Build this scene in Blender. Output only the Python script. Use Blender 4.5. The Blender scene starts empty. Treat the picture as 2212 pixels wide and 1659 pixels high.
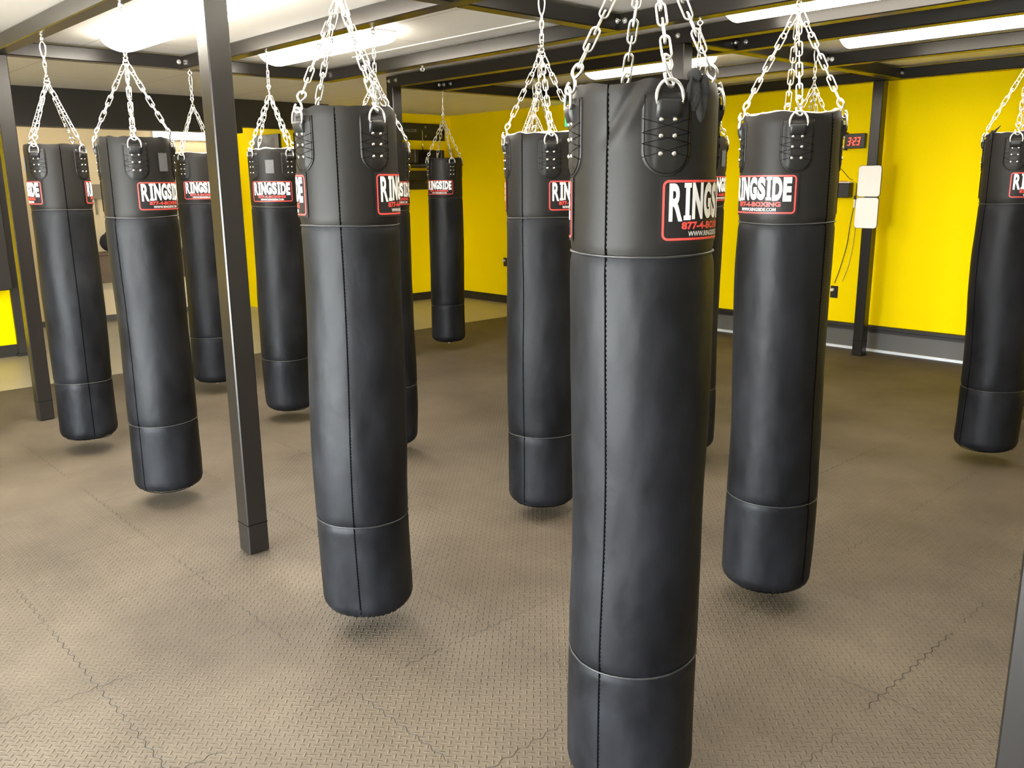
import bpy, bmesh, math, random
from mathutils import Vector, Matrix, noise
PI = math.pi
C = bpy.context.scene.collection
CAMZ = 1.67
YA, PITCH, ROLL, FPX = -0.8217048, 0.2266171, -0.0097787, 1870.1465

# ------------------------------------------------------------------ materials
def mat(name):
    m = bpy.data.materials.new(name); m.use_nodes = True
    nt = m.node_tree
    return m, nt, nt.nodes['Principled BSDF']

def N(nt, kind, **kw):
    n = nt.nodes.new(kind)
    for k, v in kw.items():
        if k in n.inputs: n.inputs[k].default_value = v
        else: setattr(n, k, v)
    return n

def simple(name, col, rough=0.5, metal=0.0, spec=0.5, bump=0.0, bscale=40.0, var=0.0, vscale=3.0, coat=0.0, rvar=0.0):
    m, nt, b = mat(name)
    b.inputs['Base Color'].default_value = (*col, 1)
    b.inputs['Roughness'].default_value = rough
    b.inputs['Metallic'].default_value = metal
    b.inputs['Specular IOR Level'].default_value = spec
    if coat: b.inputs['Coat Weight'].default_value = coat; b.inputs['Coat Roughness'].default_value = .25
    tc = nt.nodes.new('ShaderNodeTexCoord')
    if var:
        n = N(nt, 'ShaderNodeTexNoise', Scale=vscale, Detail=5.0); nt.links.new(tc.outputs['Object'], n.inputs['Vector'])
        mx = nt.nodes.new('ShaderNodeMix'); mx.data_type = 'RGBA'
        mx.inputs[6].default_value = (*[c*(1-var) for c in col], 1); mx.inputs[7].default_value = (*[min(1, c*(1+var)) for c in col], 1)
        nt.links.new(n.outputs['Fac'], mx.inputs[0]); nt.links.new(mx.outputs[2], b.inputs['Base Color'])
    if rvar:
        n = N(nt, 'ShaderNodeTexNoise', Scale=vscale*2, Detail=6.0); nt.links.new(tc.outputs['Object'], n.inputs['Vector'])
        mr = N(nt, 'ShaderNodeMapRange'); mr.inputs[1].default_value = .3; mr.inputs[2].default_value = .7
        mr.inputs[3].default_value = rough-rvar; mr.inputs[4].default_value = rough+rvar
        nt.links.new(n.outputs['Fac'], mr.inputs[0]); nt.links.new(mr.outputs[0], b.inputs['Roughness'])
    if bump:
        n = N(nt, 'ShaderNodeTexNoise', Scale=bscale, Detail=4.0); nt.links.new(tc.outputs['Object'], n.inputs['Vector'])
        bp = N(nt, 'ShaderNodeBump', Strength=bump, Distance=.004)
        nt.links.new(n.outputs['Fac'], bp.inputs['Height']); nt.links.new(bp.outputs[0], b.inputs['Normal'])
    return m

M = {}
def leather():
    m, nt, b = mat('bag_leather')
    tc = nt.nodes.new('ShaderNodeTexCoord')
    mp = N(nt, 'ShaderNodeMapping'); mp.inputs['Scale'].default_value = (2.2, 2.2, 1.3)
    nt.links.new(tc.outputs['Object'], mp.inputs['Vector'])
    n1 = N(nt, 'ShaderNodeTexNoise', Scale=2.5, Detail=6.0, Roughness=.6); nt.links.new(mp.outputs[0], n1.inputs['Vector'])
    cr = nt.nodes.new('ShaderNodeValToRGB')
    cr.color_ramp.elements[0].position = .34; cr.color_ramp.elements[0].color = (.0022, .0023, .0026, 1)
    cr.color_ramp.elements[1].position = .70; cr.color_ramp.elements[1].color = (.0095, .0098, .0115, 1)
    nt.links.new(n1.outputs['Fac'], cr.inputs[0]); nt.links.new(cr.outputs[0], b.inputs['Base Color'])
    mr = N(nt, 'ShaderNodeMapRange'); mr.inputs[1].default_value = .3; mr.inputs[2].default_value = .7
    mr.inputs[3].default_value = .42; mr.inputs[4].default_value = .56
    nt.links.new(n1.outputs['Fac'], mr.inputs[0]); nt.links.new(mr.outputs[0], b.inputs['Roughness'])
    b.inputs['Specular IOR Level'].default_value = .17
    v = N(nt, 'ShaderNodeTexNoise', Scale=260.0, Detail=3.0); nt.links.new(tc.outputs['Object'], v.inputs['Vector'])
    n3 = N(nt, 'ShaderNodeTexNoise', Scale=9.0, Detail=3.0); nt.links.new(mp.outputs[0], n3.inputs['Vector'])
    b1 = N(nt, 'ShaderNodeBump', Strength=.12, Distance=.0012); nt.links.new(v.outputs['Fac'], b1.inputs['Height'])
    b2 = N(nt, 'ShaderNodeBump', Strength=.35, Distance=.006); nt.links.new(n3.outputs['Fac'], b2.inputs['Height'])
    nt.links.new(b1.outputs[0], b2.inputs['Normal']); nt.links.new(b2.outputs[0], b.inputs['Normal'])
    return m

def floor_rubber():
    """black-brown dusty rubber with raised lozenges laid crosswise, cut into square mats"""
    m, nt, b = mat('diamond_rubber')
    L = nt.links.new
    geo = nt.nodes.new('ShaderNodeNewGeometry')
    sep = nt.nodes.new('ShaderNodeSeparateXYZ'); L(geo.outputs['Position'], sep.inputs[0])
    def mth(op, a, bb=None, c=None):
        n = nt.nodes.new('ShaderNodeMath'); n.operation = op
        for i, x in enumerate((a, bb, c)):
            if x is None: continue
            if isinstance(x, (int, float)): n.inputs[i].default_value = x
            else: L(x, n.inputs[i])
        return n.outputs[0]
    # wavy tile coords for the jigsaw joint
    TS = .625
    x, y = sep.outputs[0], sep.outputs[1]
    wy = mth('MULTIPLY', mth('SINE', mth('MULTIPLY', y, 2*PI/.0625)), .006)
    wx = mth('MULTIPLY', mth('SINE', mth('MULTIPLY', x, 2*PI/.0625)), .006)
    xt = mth('DIVIDE', mth('ADD', mth('ADD', x, 2.93), wy), TS)
    yt = mth('DIVIDE', mth('ADD', mth('SUBTRACT', y, 1.394), wx), TS)
    def edge(t):
        f = mth('FRACT', t); return mth('MINIMUM', f, mth('SUBTRACT', 1.0, f))
    e = mth('MULTIPLY', mth('MINIMUM', edge(xt), edge(yt)), TS)
    joint = mth('SUBTRACT', 1.0, mth('MINIMUM', mth('DIVIDE', e, .0022), 1.0))
    # break the joint into visible and closed stretches
    nj = N(nt, 'ShaderNodeTexNoise', Scale=2.2, Detail=2.0); L(geo.outputs['Position'], nj.inputs['Vector'])
    jm = N(nt, 'ShaderNodeMapRange'); jm.inputs[1].default_value = .42; jm.inputs[2].default_value = .54; L(nj.outputs['Fac'], jm.inputs[0])
    joint = mth('MULTIPLY', joint, jm.outputs[0])
    # lozenges
    S = .0228
    r2 = 1/math.sqrt(2)
    u = mth('DIVIDE', mth('MULTIPLY', mth('ADD', x, y), r2), S)
    v = mth('DIVIDE', mth('MULTIPLY', mth('SUBTRACT', x, y), r2), S)
    par = mth('MODULO', mth('ABSOLUTE', mth('ADD', mth('FLOOR', u), mth('FLOOR', v))), 2.0)
    fu = mth('SUBTRACT', mth('FRACT', u), .5); fv = mth('SUBTRACT', mth('FRACT', v), .5)
    def ell(p, q):
        a = mth('POWER', mth('DIVIDE', p, .60), 2.0); c = mth('POWER', mth('DIVIDE', q, .17), 2.0)
        return mth('SUBTRACT', 1.0, mth('MINIMUM', mth('ADD', a, c), 1.0))
    h = mth('ADD', mth('MULTIPLY', ell(fu, fv), par), mth('MULTIPLY', ell(fv, fu), mth('SUBTRACT', 1.0, par)))
    h = mth('POWER', h, .7)
    # relief is rubbed flat in patches
    n1 = N(nt, 'ShaderNodeTexNoise', Scale=.9, Detail=3.0); L(geo.outputs['Position'], n1.inputs['Vector'])
    mr = N(nt, 'ShaderNodeMapRange'); mr.inputs[1].default_value = .33; mr.inputs[2].default_value = .6; mr.inputs[3].default_value = .35; mr.inputs[4].default_value = 1.0
    L(n1.outputs['Fac'], mr.inputs[0])
    hh = mth('SUBTRACT', mth('MULTIPLY', h, mr.outputs[0]), mth('MULTIPLY', joint, 1.5))
    bp = N(nt, 'ShaderNodeBump', Strength=.9, Distance=.0036); L(hh, bp.inputs['Height'])
    gr = N(nt, 'ShaderNodeTexNoise', Scale=180.0, Detail=3.0); L(geo.outputs['Position'], gr.inputs['Vector'])
    bp2 = N(nt, 'ShaderNodeBump', Strength=.15, Distance=.001); L(gr.outputs['Fac'], bp2.inputs['Height']); L(bp.outputs[0], bp2.inputs['Normal'])
    L(bp2.outputs[0], b.inputs['Normal'])
    n2 = N(nt, 'ShaderNodeTexNoise', Scale=1.3, Detail=6.0, Roughness=.6); L(geo.outputs['Position'], n2.inputs['Vector'])
    cr = nt.nodes.new('ShaderNodeValToRGB')
    cr.color_ramp.elements[0].position = .3; cr.color_ramp.elements[0].color = (.052, .0405, .0275, 1)
    cr.color_ramp.elements[1].position = .7; cr.color_ramp.elements[1].color = (.102, .081, .056, 1)
    L(n2.outputs['Fac'], cr.inputs[0])
    mx = nt.nodes.new('ShaderNodeMix'); mx.data_type = 'RGBA'; mx.inputs[7].default_value = (.016, .014, .012, 1)
    L(mth('MULTIPLY', joint, .85), mx.inputs[0]); L(cr.outputs[0], mx.inputs[6]); L(mx.outputs[2], b.inputs['Base Color'])
    b.inputs['Roughness'].default_value = .62
    b.inputs['Specular IOR Level'].default_value = .34
    return m

def ceiling_mat():
    m, nt, b = mat('ceiling_panel'); L = nt.links.new
    geo = nt.nodes.new('ShaderNodeNewGeometry')
    n = N(nt, 'ShaderNodeTexNoise', Scale=1.2, Detail=4.0); L(geo.outputs['Position'], n.inputs['Vector'])
    cr = nt.nodes.new('ShaderNodeValToRGB')
    cr.color_ramp.elements[0].color = (.80, .77, .72, 1); cr.color_ramp.elements[1].color = (.88, .86, .82, 1)
    L(n.outputs['Fac'], cr.inputs[0])
    br = N(nt, 'ShaderNodeTexBrick', Scale=1.0); br.inputs['Brick Width'].default_value = 2.44; br.inputs['Row Height'].default_value = 1.22
    br.inputs['Mortar Size'].default_value = .004; br.inputs['Color1'].default_value = (1, 1, 1, 1); br.inputs['Color2'].default_value = (.96, .96, .96, 1); br.inputs['Mortar'].default_value = (.55, .53, .5, 1)
    mp = N(nt, 'ShaderNodeMapping'); mp.inputs['Location'].default_value = (.4, .18, 0); L(geo.outputs['Position'], mp.inputs[0]); L(mp.outputs[0], br.inputs['Vector'])
    mx = nt.nodes.new('ShaderNodeMix'); mx.data_type = 'RGBA'; mx.blend_type = 'MULTIPLY'; mx.inputs[0].default_value = 1
    L(cr.outputs[0], mx.inputs[6]); L(br.outputs['Color'], mx.inputs[7]); L(mx.outputs[2], b.inputs['Base Color'])
    b.inputs['Roughness'].default_value = .6
    return m

def emis(name, col, s):
    m, nt, b = mat(name)
    b.inputs['Base Color'].default_value = (*col, 1)
    b.inputs['Emission Color'].default_value = (*col, 1); b.inputs['Emission Strength'].default_value = s
    return m

M['leather'] = leather()
M['panel'] = simple('bag_collar_vinyl', (.0095, .0086, .0074), .46, spec=.15, bump=.04, bscale=220, var=.12, vscale=6)
M['patch'] = simple('strap_patch_vinyl', (.008, .0072, .0063), .44, spec=.22, bump=.05, bscale=200)
M['webbing'] = simple('webbing', (.006, .006, .006), .45, bump=.08, bscale=300, spec=.4)
M['seam'] = simple('seam_thread', (.002, .002, .002), 1.0, spec=0.0)
M['piping'] = simple('piping_vinyl', (.022, .0215, .021), .36, spec=.35, var=.4, vscale=14)
M['liner'] = simple('liner_canvas', (.62, .57, .48), .8, bump=.4, bscale=120)
M['zinc'] = simple('zinc_plated_steel', (.84, .84, .82), .3, metal=1.0, var=.08, vscale=60)
M['rivet'] = simple('nickel_rivet', (.86, .82, .76), .2, metal=1.0)
M['steel'] = simple('black_painted_steel', (.010, .0083, .0066), .28, spec=.4)
M['logo_black'] = simple('logo_ink_black', (.010, .0085, .0085), .5, spec=.2)
M['logo_red'] = simple('logo_ink_red', (.62, .045, .035), .5)
M['logo_white'] = simple('logo_ink_white', (.88, .86, .82), .5)
M['label'] = simple('care_label_cloth', (.065, .065, .068), .7, var=.7, vscale=160)
M['yellow'] = simple('yellow_paint', (.94, .70, .0), .55, spec=.03, bump=.06, bscale=90)
M['cream'] = simple('cream_paint', (.80, .66, .42), .6, bump=.05)
M['blacktrim'] = simple('black_trim_paint', (.018, .0155, .012), .45, bump=.1, rvar=.08)
M['concrete'] = simple('polished_concrete', (.36, .33, .25), .38, var=.18, vscale=1.5, bump=.05)
M['curb'] = simple('painted_curb', (.10, .095, .085), .5, var=.2, vscale=4, bump=.3, bscale=30)
M['strip'] = simple('aluminium_strip', (.75, .78, .8), .4, metal=.3, var=.15, vscale=12)
M['rubber'] = floor_rubber()
M['rubber_side'] = simple('rubber_edge', (.03, .028, .025), .7)
M['ceiling'] = ceiling_mat()
M['plaster'] = simple('white_plaster', (.72, .69, .62), .7, bump=.05)
M['tube'] = emis('lamp_diffuser', (1.0, .92, .80), 34.0)
M['far_tube'] = emis('far_lamp_diffuser', (1.0, .91, .77), 11.5)
M['cool_tube'] = emis('hall_diffuser', (1.0, .95, .84), 7.0)
M['lamp_body'] = simple('lamp_housing', (.8, .78, .74), .5)
M['plastic_black'] = simple('black_plastic', (.018, .017, .016), .35)
M['led'] = emis('red_digit_glow', (1.0, .035, .02), 5.0)
M['green'] = emis('green_letter_glow', (.02, .8, .22), 2.0)
M['whiteboard'] = simple('whiteboard_enamel', (.94, .93, .90), .3)
M['white_plastic'] = simple('white_plastic', (.7, .68, .6), .4)
M['wood'] = simple('brown_wood_panel', (.14, .095, .06), .5, var=.3, vscale=8)
M['cloth_black'] = simple('black_cloth', (.012, .012, .012), .9, bump=.5, bscale=80)
M['pink'] = simple('faded_pink_paper', (.55, .42, .38), .8)
M['greybox'] = simple('grey_box_paint', (.26, .22, .16), .5)
M['chrome'] = simple('bright_steel', (.8, .78, .7), .15, metal=1.0)
M['board_print'] = simple('grey_print', (.22, .21, .18), .5)
M['redmark'] = simple('red_plastic', (.5, .03, .02), .5)

# ------------------------------------------------------------------ object helpers
ROUND = {'piping', 'foot_welt', 'vertical_seam', 'carabiner', 'swivel', 'gathering_ring', 'top_links', 'tether_ring', 'torn_lining_edge', 'handle', 'power_cable', 'signal_cable', 'knotted_cloth', 'bag_body', 'bladder', 'drum', 'adjusting_rod'}
def obj(name, bm, m, parent=None, smooth=True, **kw):
    me = bpy.data.meshes.new(name)
    if isinstance(bm, bpy.types.Mesh): me = bm
    else:
        bm.to_mesh(me); bm.free()
        if smooth:
            for p in me.polygons: p.use_smooth = True
            if name not in ROUND: me.set_sharp_from_angle(angle=math.radians(28))
    if m is not None and len(me.materials) == 0: me.materials.append(m)
    o = bpy.data.objects.new(name, me); C.objects.link(o)
    if parent: o.parent = parent
    for k, v in kw.items(): o[k] = v
    return o

def thing(name, label, cat, loc=(0, 0, 0), rz=0, group=None):
    o = bpy.data.objects.new(name, None); C.objects.link(o)
    o.location = loc; o.rotation_euler = (0, 0, rz); o['label'] = label; o['category'] = cat
    o.empty_display_size = .1
    if group: o['group'] = group
    return o

def box(bm, x0, x1, y0, y1, z0, z1, bev=0, seg=1):
    vs = [bm.verts.new((x, y, z)) for x in (x0, x1) for y in (y0, y1) for z in (z0, z1)]
    idx = [(0, 1, 3, 2), (4, 6, 7, 5), (0, 4, 5, 1), (2, 3, 7, 6), (0, 2, 6, 4), (1, 5, 7, 3)]
    fs = [bm.faces.new([vs[i] for i in f]) for f in idx]
    if bev:
        es = list({e for f in fs for e in f.edges})
        bmesh.ops.bevel(bm, geom=es, offset=bev, segments=seg, affect='EDGES', profile=.5)
    return bm

def nb(): return bmesh.new()
def bx(*a, **k): return box(nb(), *a, **k)

def tube(bm, pts, r, seg=8, closed=False, cap=True):
    pts = [Vector(p) for p in pts]; n = len(pts); rings = []
    up = None
    for i, p in enumerate(pts):
        a = pts[(i-1) % n] if (closed or i > 0) else p
        b = pts[(i+1) % n] if (closed or i < n-1) else p
        t = (b-a).normalized()
        if up is None:
            up = t.orthogonal().normalized()
        up = (up - t*up.dot(t))
        if up.length < 1e-6: up = t.orthogonal()
        up.normalize(); s = t.cross(up)
        rr = r[i] if isinstance(r, (list, tuple)) else r
        rings.append([bm.verts.new(p + (up*math.cos(2*PI*k/seg) + s*math.sin(2*PI*k/seg))*rr) for k in range(seg)])
    last = n if closed else n-1
    for i in range(last):
        A, B = rings[i], rings[(i+1) % n]
        off = 0
        if closed and i == n-1:
            off = min(range(seg), key=lambda o: sum((A[k].co-B[(k+o) % seg].co).length for k in range(seg)))
        for k in range(seg):
            bm.faces.new((A[k], A[(k+1) % seg], B[(k+1+off) % seg], B[(k+off) % seg]))
    if cap and not closed:
        bm.faces.new(rings[0][::-1]); bm.faces.new(rings[-1])
    return bm

def stadium(cx, L, W, n=6):
    """closed outline in local (u along, v across), total length L and width W"""
    out = []; h = L/2 - W/2
    for i in range(n+1):
        a = -PI/2 + PI*i/n; out.append((h + W/2*math.cos(a), W/2*math.sin(a)))
    for i in range(n+1):
        a = PI/2 + PI*i/n; out.append((-h + W/2*math.cos(a), W/2*math.sin(a)))
    return out

def link_chain(bm, p0, p1, n, r=.0023, W=.019, over=1.3, rot0=0.0, seg=6, jit=0, rnd=None):
    p0, p1 = Vector(p0), Vector(p1); d = p1-p0; L = d.length; t = d.normalized()
    a = t.orthogonal().normalized(); b = t.cross(a)
    pitch = L/n
    for i in range(n):
        c = p0 + t*pitch*(i+.5)
        ang = rot0 + (PI/2 if i % 2 else 0) + (rnd.uniform(-jit, jit) if rnd else 0)
        v = a*math.cos(ang) + b*math.sin(ang)
        pts = [c + t*u + v*w for u, w in stadium(0, pitch*over+2*r, W)]
        tube(bm, pts, r, seg, closed=True)

def cyl(bm, c, axis, r, h, seg=16, r2=None, bev=0):
    axis = Vector(axis).normalized(); a = axis.orthogonal().normalized(); b = axis.cross(a); c = Vector(c)
    r2 = r if r2 is None else r2
    A = [bm.verts.new(c + (a*math.cos(2*PI*k/seg) + b*math.sin(2*PI*k/seg))*r) for k in range(seg)]
    B = [bm.verts.new(c + axis*h + (a*math.cos(2*PI*k/seg) + b*math.sin(2*PI*k/seg))*r2) for k in range(seg)]
    for k in range(seg): bm.faces.new((A[k], A[(k+1) % seg], B[(k+1) % seg], B[k]))
    bm.faces.new(A[::-1]); bm.faces.new(B)
    return bm

# lettering ---------------------------------------------------------------
def glyphs(s, offset=0.0, res=3):
    cu = bpy.data.curves.new('tmp_text', 'FONT'); cu.body = s; cu.size = 1; cu.offset = offset; cu.resolution_u = res
    o = bpy.data.objects.new('tmp_text', cu); C.objects.link(o)
    me = bpy.data.meshes.new_from_object(o)
    v = [tuple(p.co[:2]) for p in me.vertices]; f = [tuple(p.vertices) for p in me.polygons]
    bpy.data.objects.remove(o); bpy.data.curves.remove(cu); bpy.data.meshes.remove(me)
    xs = [p[0] for p in v]; ys = [p[1] for p in v]
    x0, x1, y0, y1 = min(xs), max(xs), min(ys), max(ys)
    return [((x-x0)/(x1-x0), (y-y0)/(y1-y0)) for x, y in v], f

def put(parts, s, x0, x1, y0, y1, offset=0.0, res=3):
    v, f = glyphs(s, offset, res)
    parts.append(([(x0+(x1-x0)*a, y0+(y1-y0)*b) for a, b in v], f))

def rect(parts, x0, x1, y0, y1):
    parts.append(([(x0, y0), (x1, y0), (x1, y1), (x0, y1)], [(0, 1, 2, 3)]))

def wrap_mesh(name, parts, R, zoff, m, lift):
    """flat artwork (x right, y up, metres) rolled onto a cylinder of radius R facing +X, on both faces"""
    vs, fs = [], []
    for v, f in parts:
        k = len(vs); 
        for x, y in v:
            a = x/R; vs.append(((R+lift)*math.cos(a), (R+lift)*math.sin(a), y+zoff))
        fs += [tuple(k+i for i in q) for q in f]
    me = bpy.data.meshes.new(name); me.from_pydata(vs, [], fs); me.materials.append(m); me.update()
    return me

def flat_mesh(name, parts, m, th=0.0):
    vs, fs = [], []
    for v, f in parts:
        k = len(vs); vs += [(x, y, 0) for x, y in v]; fs += [tuple(k+i for i in q) for q in f]
    me = bpy.data.meshes.new(name); me.from_pydata(vs, [], fs); me.materials.append(m); me.update()
    return me

def rrect_grid(W, H, rad, nx):
    """rounded rectangle as vertical slices (bends smoothly)"""
    parts = []; xs = [-W/2 + W*i/nx for i in range(nx+1)]
    xs = sorted(set(xs + [-W/2 + rad*(1-math.cos(t*PI/2/5)) for t in range(6)] + [W/2 - rad*(1-math.cos(t*PI/2/5)) for t in range(6)]))
    def yh(x):
        d = min(x+W/2, W/2-x)
        if d >= rad: return H/2
        return H/2 - rad + math.sqrt(max(0, rad*rad-(rad-d)**2))
    v = []; f = []
    for x in xs: v += [(x, -yh(x)), (x, yh(x))]
    for i in range(len(xs)-1): f.append((2*i, 2*i+2, 2*i+3, 2*i+1))
    return (v, f)

def rring(W, H, rad, th, n=5, nx=16):
    def outl(W, H, rad):
        o = []
        for cx, cy, a0 in ((W/2-rad, H/2-rad, 0), (-W/2+rad, H/2-rad, 90), (-W/2+rad, -H/2+rad, 180), (W/2-rad, -H/2+rad, 270)):
            for i in range(n+1):
                a = math.radians(a0+90*i/n); o.append((cx+rad*math.cos(a), cy+rad*math.sin(a)))
            if a0 == 0:
                for i in range(1, nx): o.append(((W/2-rad)*(1-2*i/nx), H/2))
            if a0 == 180:
                for i in range(1, nx): o.append((-(W/2-rad)*(1-2*i/nx), -H/2))
        return o
    a = outl(W, H, rad); b = outl(W-2*th, H-2*th, rad-th); k = len(a)
    return (a+b, [(i, (i+1) % k, k+(i+1) % k, k+i) for i in range(k)])

# ------------------------------------------------------------------ the bag
R = .173; LEN = 1.83
LW, LH = .298, .142                    # logo patch on the bag, metres
def logo_parts():
    red = [rring(LW-.010, LH-.008, .014, .0052)]
    white = []
    w = {'R': 1.05, 'I': .66, 'N': 1.1, 'G': 1.02, 'S': .98, 'D': 1.05, 'E': .9}
    word = 'RINGSIDE'; tot = sum(w[c] for c in word); x = -LW/2+.019; span = LW-.038; gap = .0030
    for i, c in enumerate(word):
        ww = span*w[c]/tot
        y0, y1 = -.0195, .0595
        q = (i-3.5)/3.5; y0 -= .006*(q*q)*.8 if c not in 'GS' else 0; y1 += .002*(1-q*q)
        if c == 'I':
            a, b = x+gap/2, x+ww-gap/2; t = (b-a)*.22
            rect(white, a+t, b-t, y0, y1); rect(white, a, b, y1-.0105, y1); rect(white, a, b, y0, y0+.0105)
        else:
            put(white, c, x+gap/2, x+ww-gap/2, y0, y1, offset=.030 if c == 'R' else .055, res=6)
        x += ww
    put(red, '877-4-BOXING', -.096, .094, -.0430, -.0255, offset=.040, res=2)
    web = []
    put(web, 'WWW.RINGSIDE.COM', -.077, .078, -.0585, -.0470, offset=.012, res=2)
    return red, white, web
_red, _white, _web = logo_parts()
RL = R+.0015
ZL = LEN-.211-LH/2
LOGO = dict(
    base=wrap_mesh('logo_patch', [rrect_grid(LW+.006, LH+.006, .004, 24)], RL, ZL, M['logo_black'], .0018),
    red=wrap_mesh('logo_border', _red[:1], RL, ZL, M['logo_red'], .0026),
    phone=wrap_mesh('phone_number', _red[1:], RL, ZL, M['logo_red'], .0026),
    word=wrap_mesh('brand_lettering', _white, RL, ZL, M['logo_white'], .0030),
    web=wrap_mesh('web_address', _web, RL, ZL, M['logo_white'], .0026))
LABEL = wrap_mesh('care_label', [rrect_grid(.056, .088, .002, 6)], RL, LEN-.118, M['label'], .0018)

def strap_meshes():
    W, top, bot = .113, LEN-.028, LEN-.207
    # leather patch with a rounded foot, built thick and rolled round the bag
    bm = nb(); rad = W/2; nx = 18; ny = 14; rows = []
    def hw(z):
        d = z-bot
        if d >= rad: return W/2
        return math.sqrt(max(0, rad*rad-(rad-d)**2))
    zs = [bot + rad*(1-math.cos(PI/2*i/8)) for i in range(9)] + [bot+rad+(top-bot-rad)*i/6 for i in range(1, 7)]
    for z in zs:
        h = max(hw(z), .004); rows.append([(h*(2*i/nx-1), z) for i in range(nx+1)])
    def P(x, z, lift): a = x/R; return ((R+lift)*math.cos(a), (R+lift)*math.sin(a), z)
    def lift(x, z, k):   # puffy middle, thin rim
        h = max(hw(z), .004); e = min(1, (h-abs(x))/.012, (z-bot)/.012+.001)
        rg = .0028*max(0, min(1, (.030-abs(x))/.006)) if z > bot+.022 else 0
        return .0028 + .0016*max(0, e) + rg
    O = [[bm.verts.new(P(x, z, lift(x, z, 0))) for x, z in r] for r in rows]
    I = [[bm.verts.new(P(x, z, -.001)) for x, z in r] for r in rows]
    for j in range(len(rows)-1):
        for i in range(nx):
            bm.faces.new((O[j][i], O[j][i+1], O[j+1][i+1], O[j+1][i]))
    for j in range(len(rows)-1):
        for i in (0, nx):
            q = (O[j][i], O[j+1][i], I[j+1][i], I[j][i]); bm.faces.new(q if i == 0 else q[::-1])
    for j in (0, len(rows)-1):
        for i in range(nx):
            q = (O[j][i+1], O[j][i], I[j][i], I[j][i+1]); bm.faces.new(q if j == 0 else q[::-1])
    me_patch = bpy.data.meshes.new('strap_patch'); bm.to_mesh(me_patch); bm.free()
    for p in me_patch.polygons: p.use_smooth = True
    me_patch.materials.append(M['patch'])
    # edge stitching and the crossed lacing thread
    bm = nb()
    pts = [(-W/2+.006, top-.004)]
    for i in range(1, 12): pts.append((-W/2+.006, top-.004-(top-bot-rad)*i/12))
    for i in range(19):
        a = PI+PI*i/18; pts.append(((rad-.006)*math.cos(a), bot+rad+(rad-.006)*math.sin(a)))
    for i in range(11, -1, -1): pts.append((W/2-.006, top-.004-(top-bot-rad)*i/12))
    tube(bm, [P(x, z, .0046) for x, z in pts], .0007, 4)
    zz = [top-.055, top-.085, top-.108, top-.138]
    for s in (1, -1):
        for k in range(3):
            seg = [(s*(-W/2+.001)*(1 if k % 2 == 0 else -1)*(1-2*t/12), zz[k]+(zz[k+1]-zz[k])*t/12) for t in range(13)]
            tube(bm, [P(x, z, .0046 + .0022*(abs(x) < W/2-.01)) for x, z in seg], .0008, 4)
    me_st = bpy.data.meshes.new('stitching'); bm.to_mesh(me_st); bm.free(); me_st.materials.append(M['seam'])
    # webbing strap folded through the ring
    bm = nb(); w = .026; prof = []
    for z, l in ((LEN-.081, .0085), (LEN-.078, .0125), (LEN-.062, .0175), (LEN-.050, .019), (LEN-.043, .016), (LEN-.041, .010), (LEN-.046, .0055)): prof.append((z, l))
    rows = [[bm.verts.new(P(w*(2*i/6-1), z, l)) for i in range(7)] for z, l in prof]
    for j in range(len(rows)-1):
        for i in range(6): bm.faces.new((rows[j][i], rows[j][i+1], rows[j+1][i+1], rows[j+1][i]))
    rows2 = [[bm.verts.new(P(w*(2*i/6-1), z, .002)) for i in (0, 6)] for z, l in prof]
    for j in range(len(rows)-1):
        bm.faces.new((rows[j][0], rows[j+1][0], rows2[j+1][0], rows2[j][0])); bm.faces.new((rows[j][6], rows2[j][1], rows2[j+1][1], rows[j+1][6]))
    me_w = bpy.data.meshes.new('webbing_strap'); bm.to_mesh(me_w); bm.free()
    for p in me_w.polygons: p.use_smooth = True
    me_w.materials.append(M['webbing'])
    # D ring
    bm = nb(); pts = []; w = .0300; zb = LEN-.050
    for i in range(17):
        a = PI*i/16; pts.append((R+.013-.001*math.sin(a), w*math.cos(a), zb+.012+.036*math.sin(a)))
    pts = [(R+.013, w, zb)] + pts + [(R+.013, -w, zb)]
    tube(bm, pts, .0040, 10, closed=True)
    me_d = bpy.data.meshes.new('d_ring'); bm.to_mesh(me_d); bm.free()
    for p in me_d.polygons: p.use_smooth = True
    me_d.materials.append(M['zinc'])
    return me_patch, me_st, me_w, me_d
PATCH, STITCH, WEB, DRING = strap_meshes()
def rivet_mesh():
    bm = nb(); prof = [(.0052, 0), (.0055, .0012), (.0046, .0028), (.0026, .0038), (0.0004, .0042)]; rows = []
    for r, h in prof: rows.append([bm.verts.new((h, r*math.cos(2*PI*k/12), r*math.sin(2*PI*k/12))) for k in range(12)])
    for j in range(len(rows)-1):
        for k in range(12): bm.faces.new((rows[j][k], rows[j][(k+1) % 12], rows[j+1][(k+1) % 12], rows[j+1][k]))
    bm.faces.new(rows[-1])
    me = bpy.data.meshes.new('rivet'); bm.to_mesh(me); bm.free()
    for p in me.polygons: p.use_smooth = True
    me.materials.append(M['rivet']); return me
RIVET = rivet_mesh()
ZC = LEN+.345                           # where the four chains meet, above the bag's foot
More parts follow.
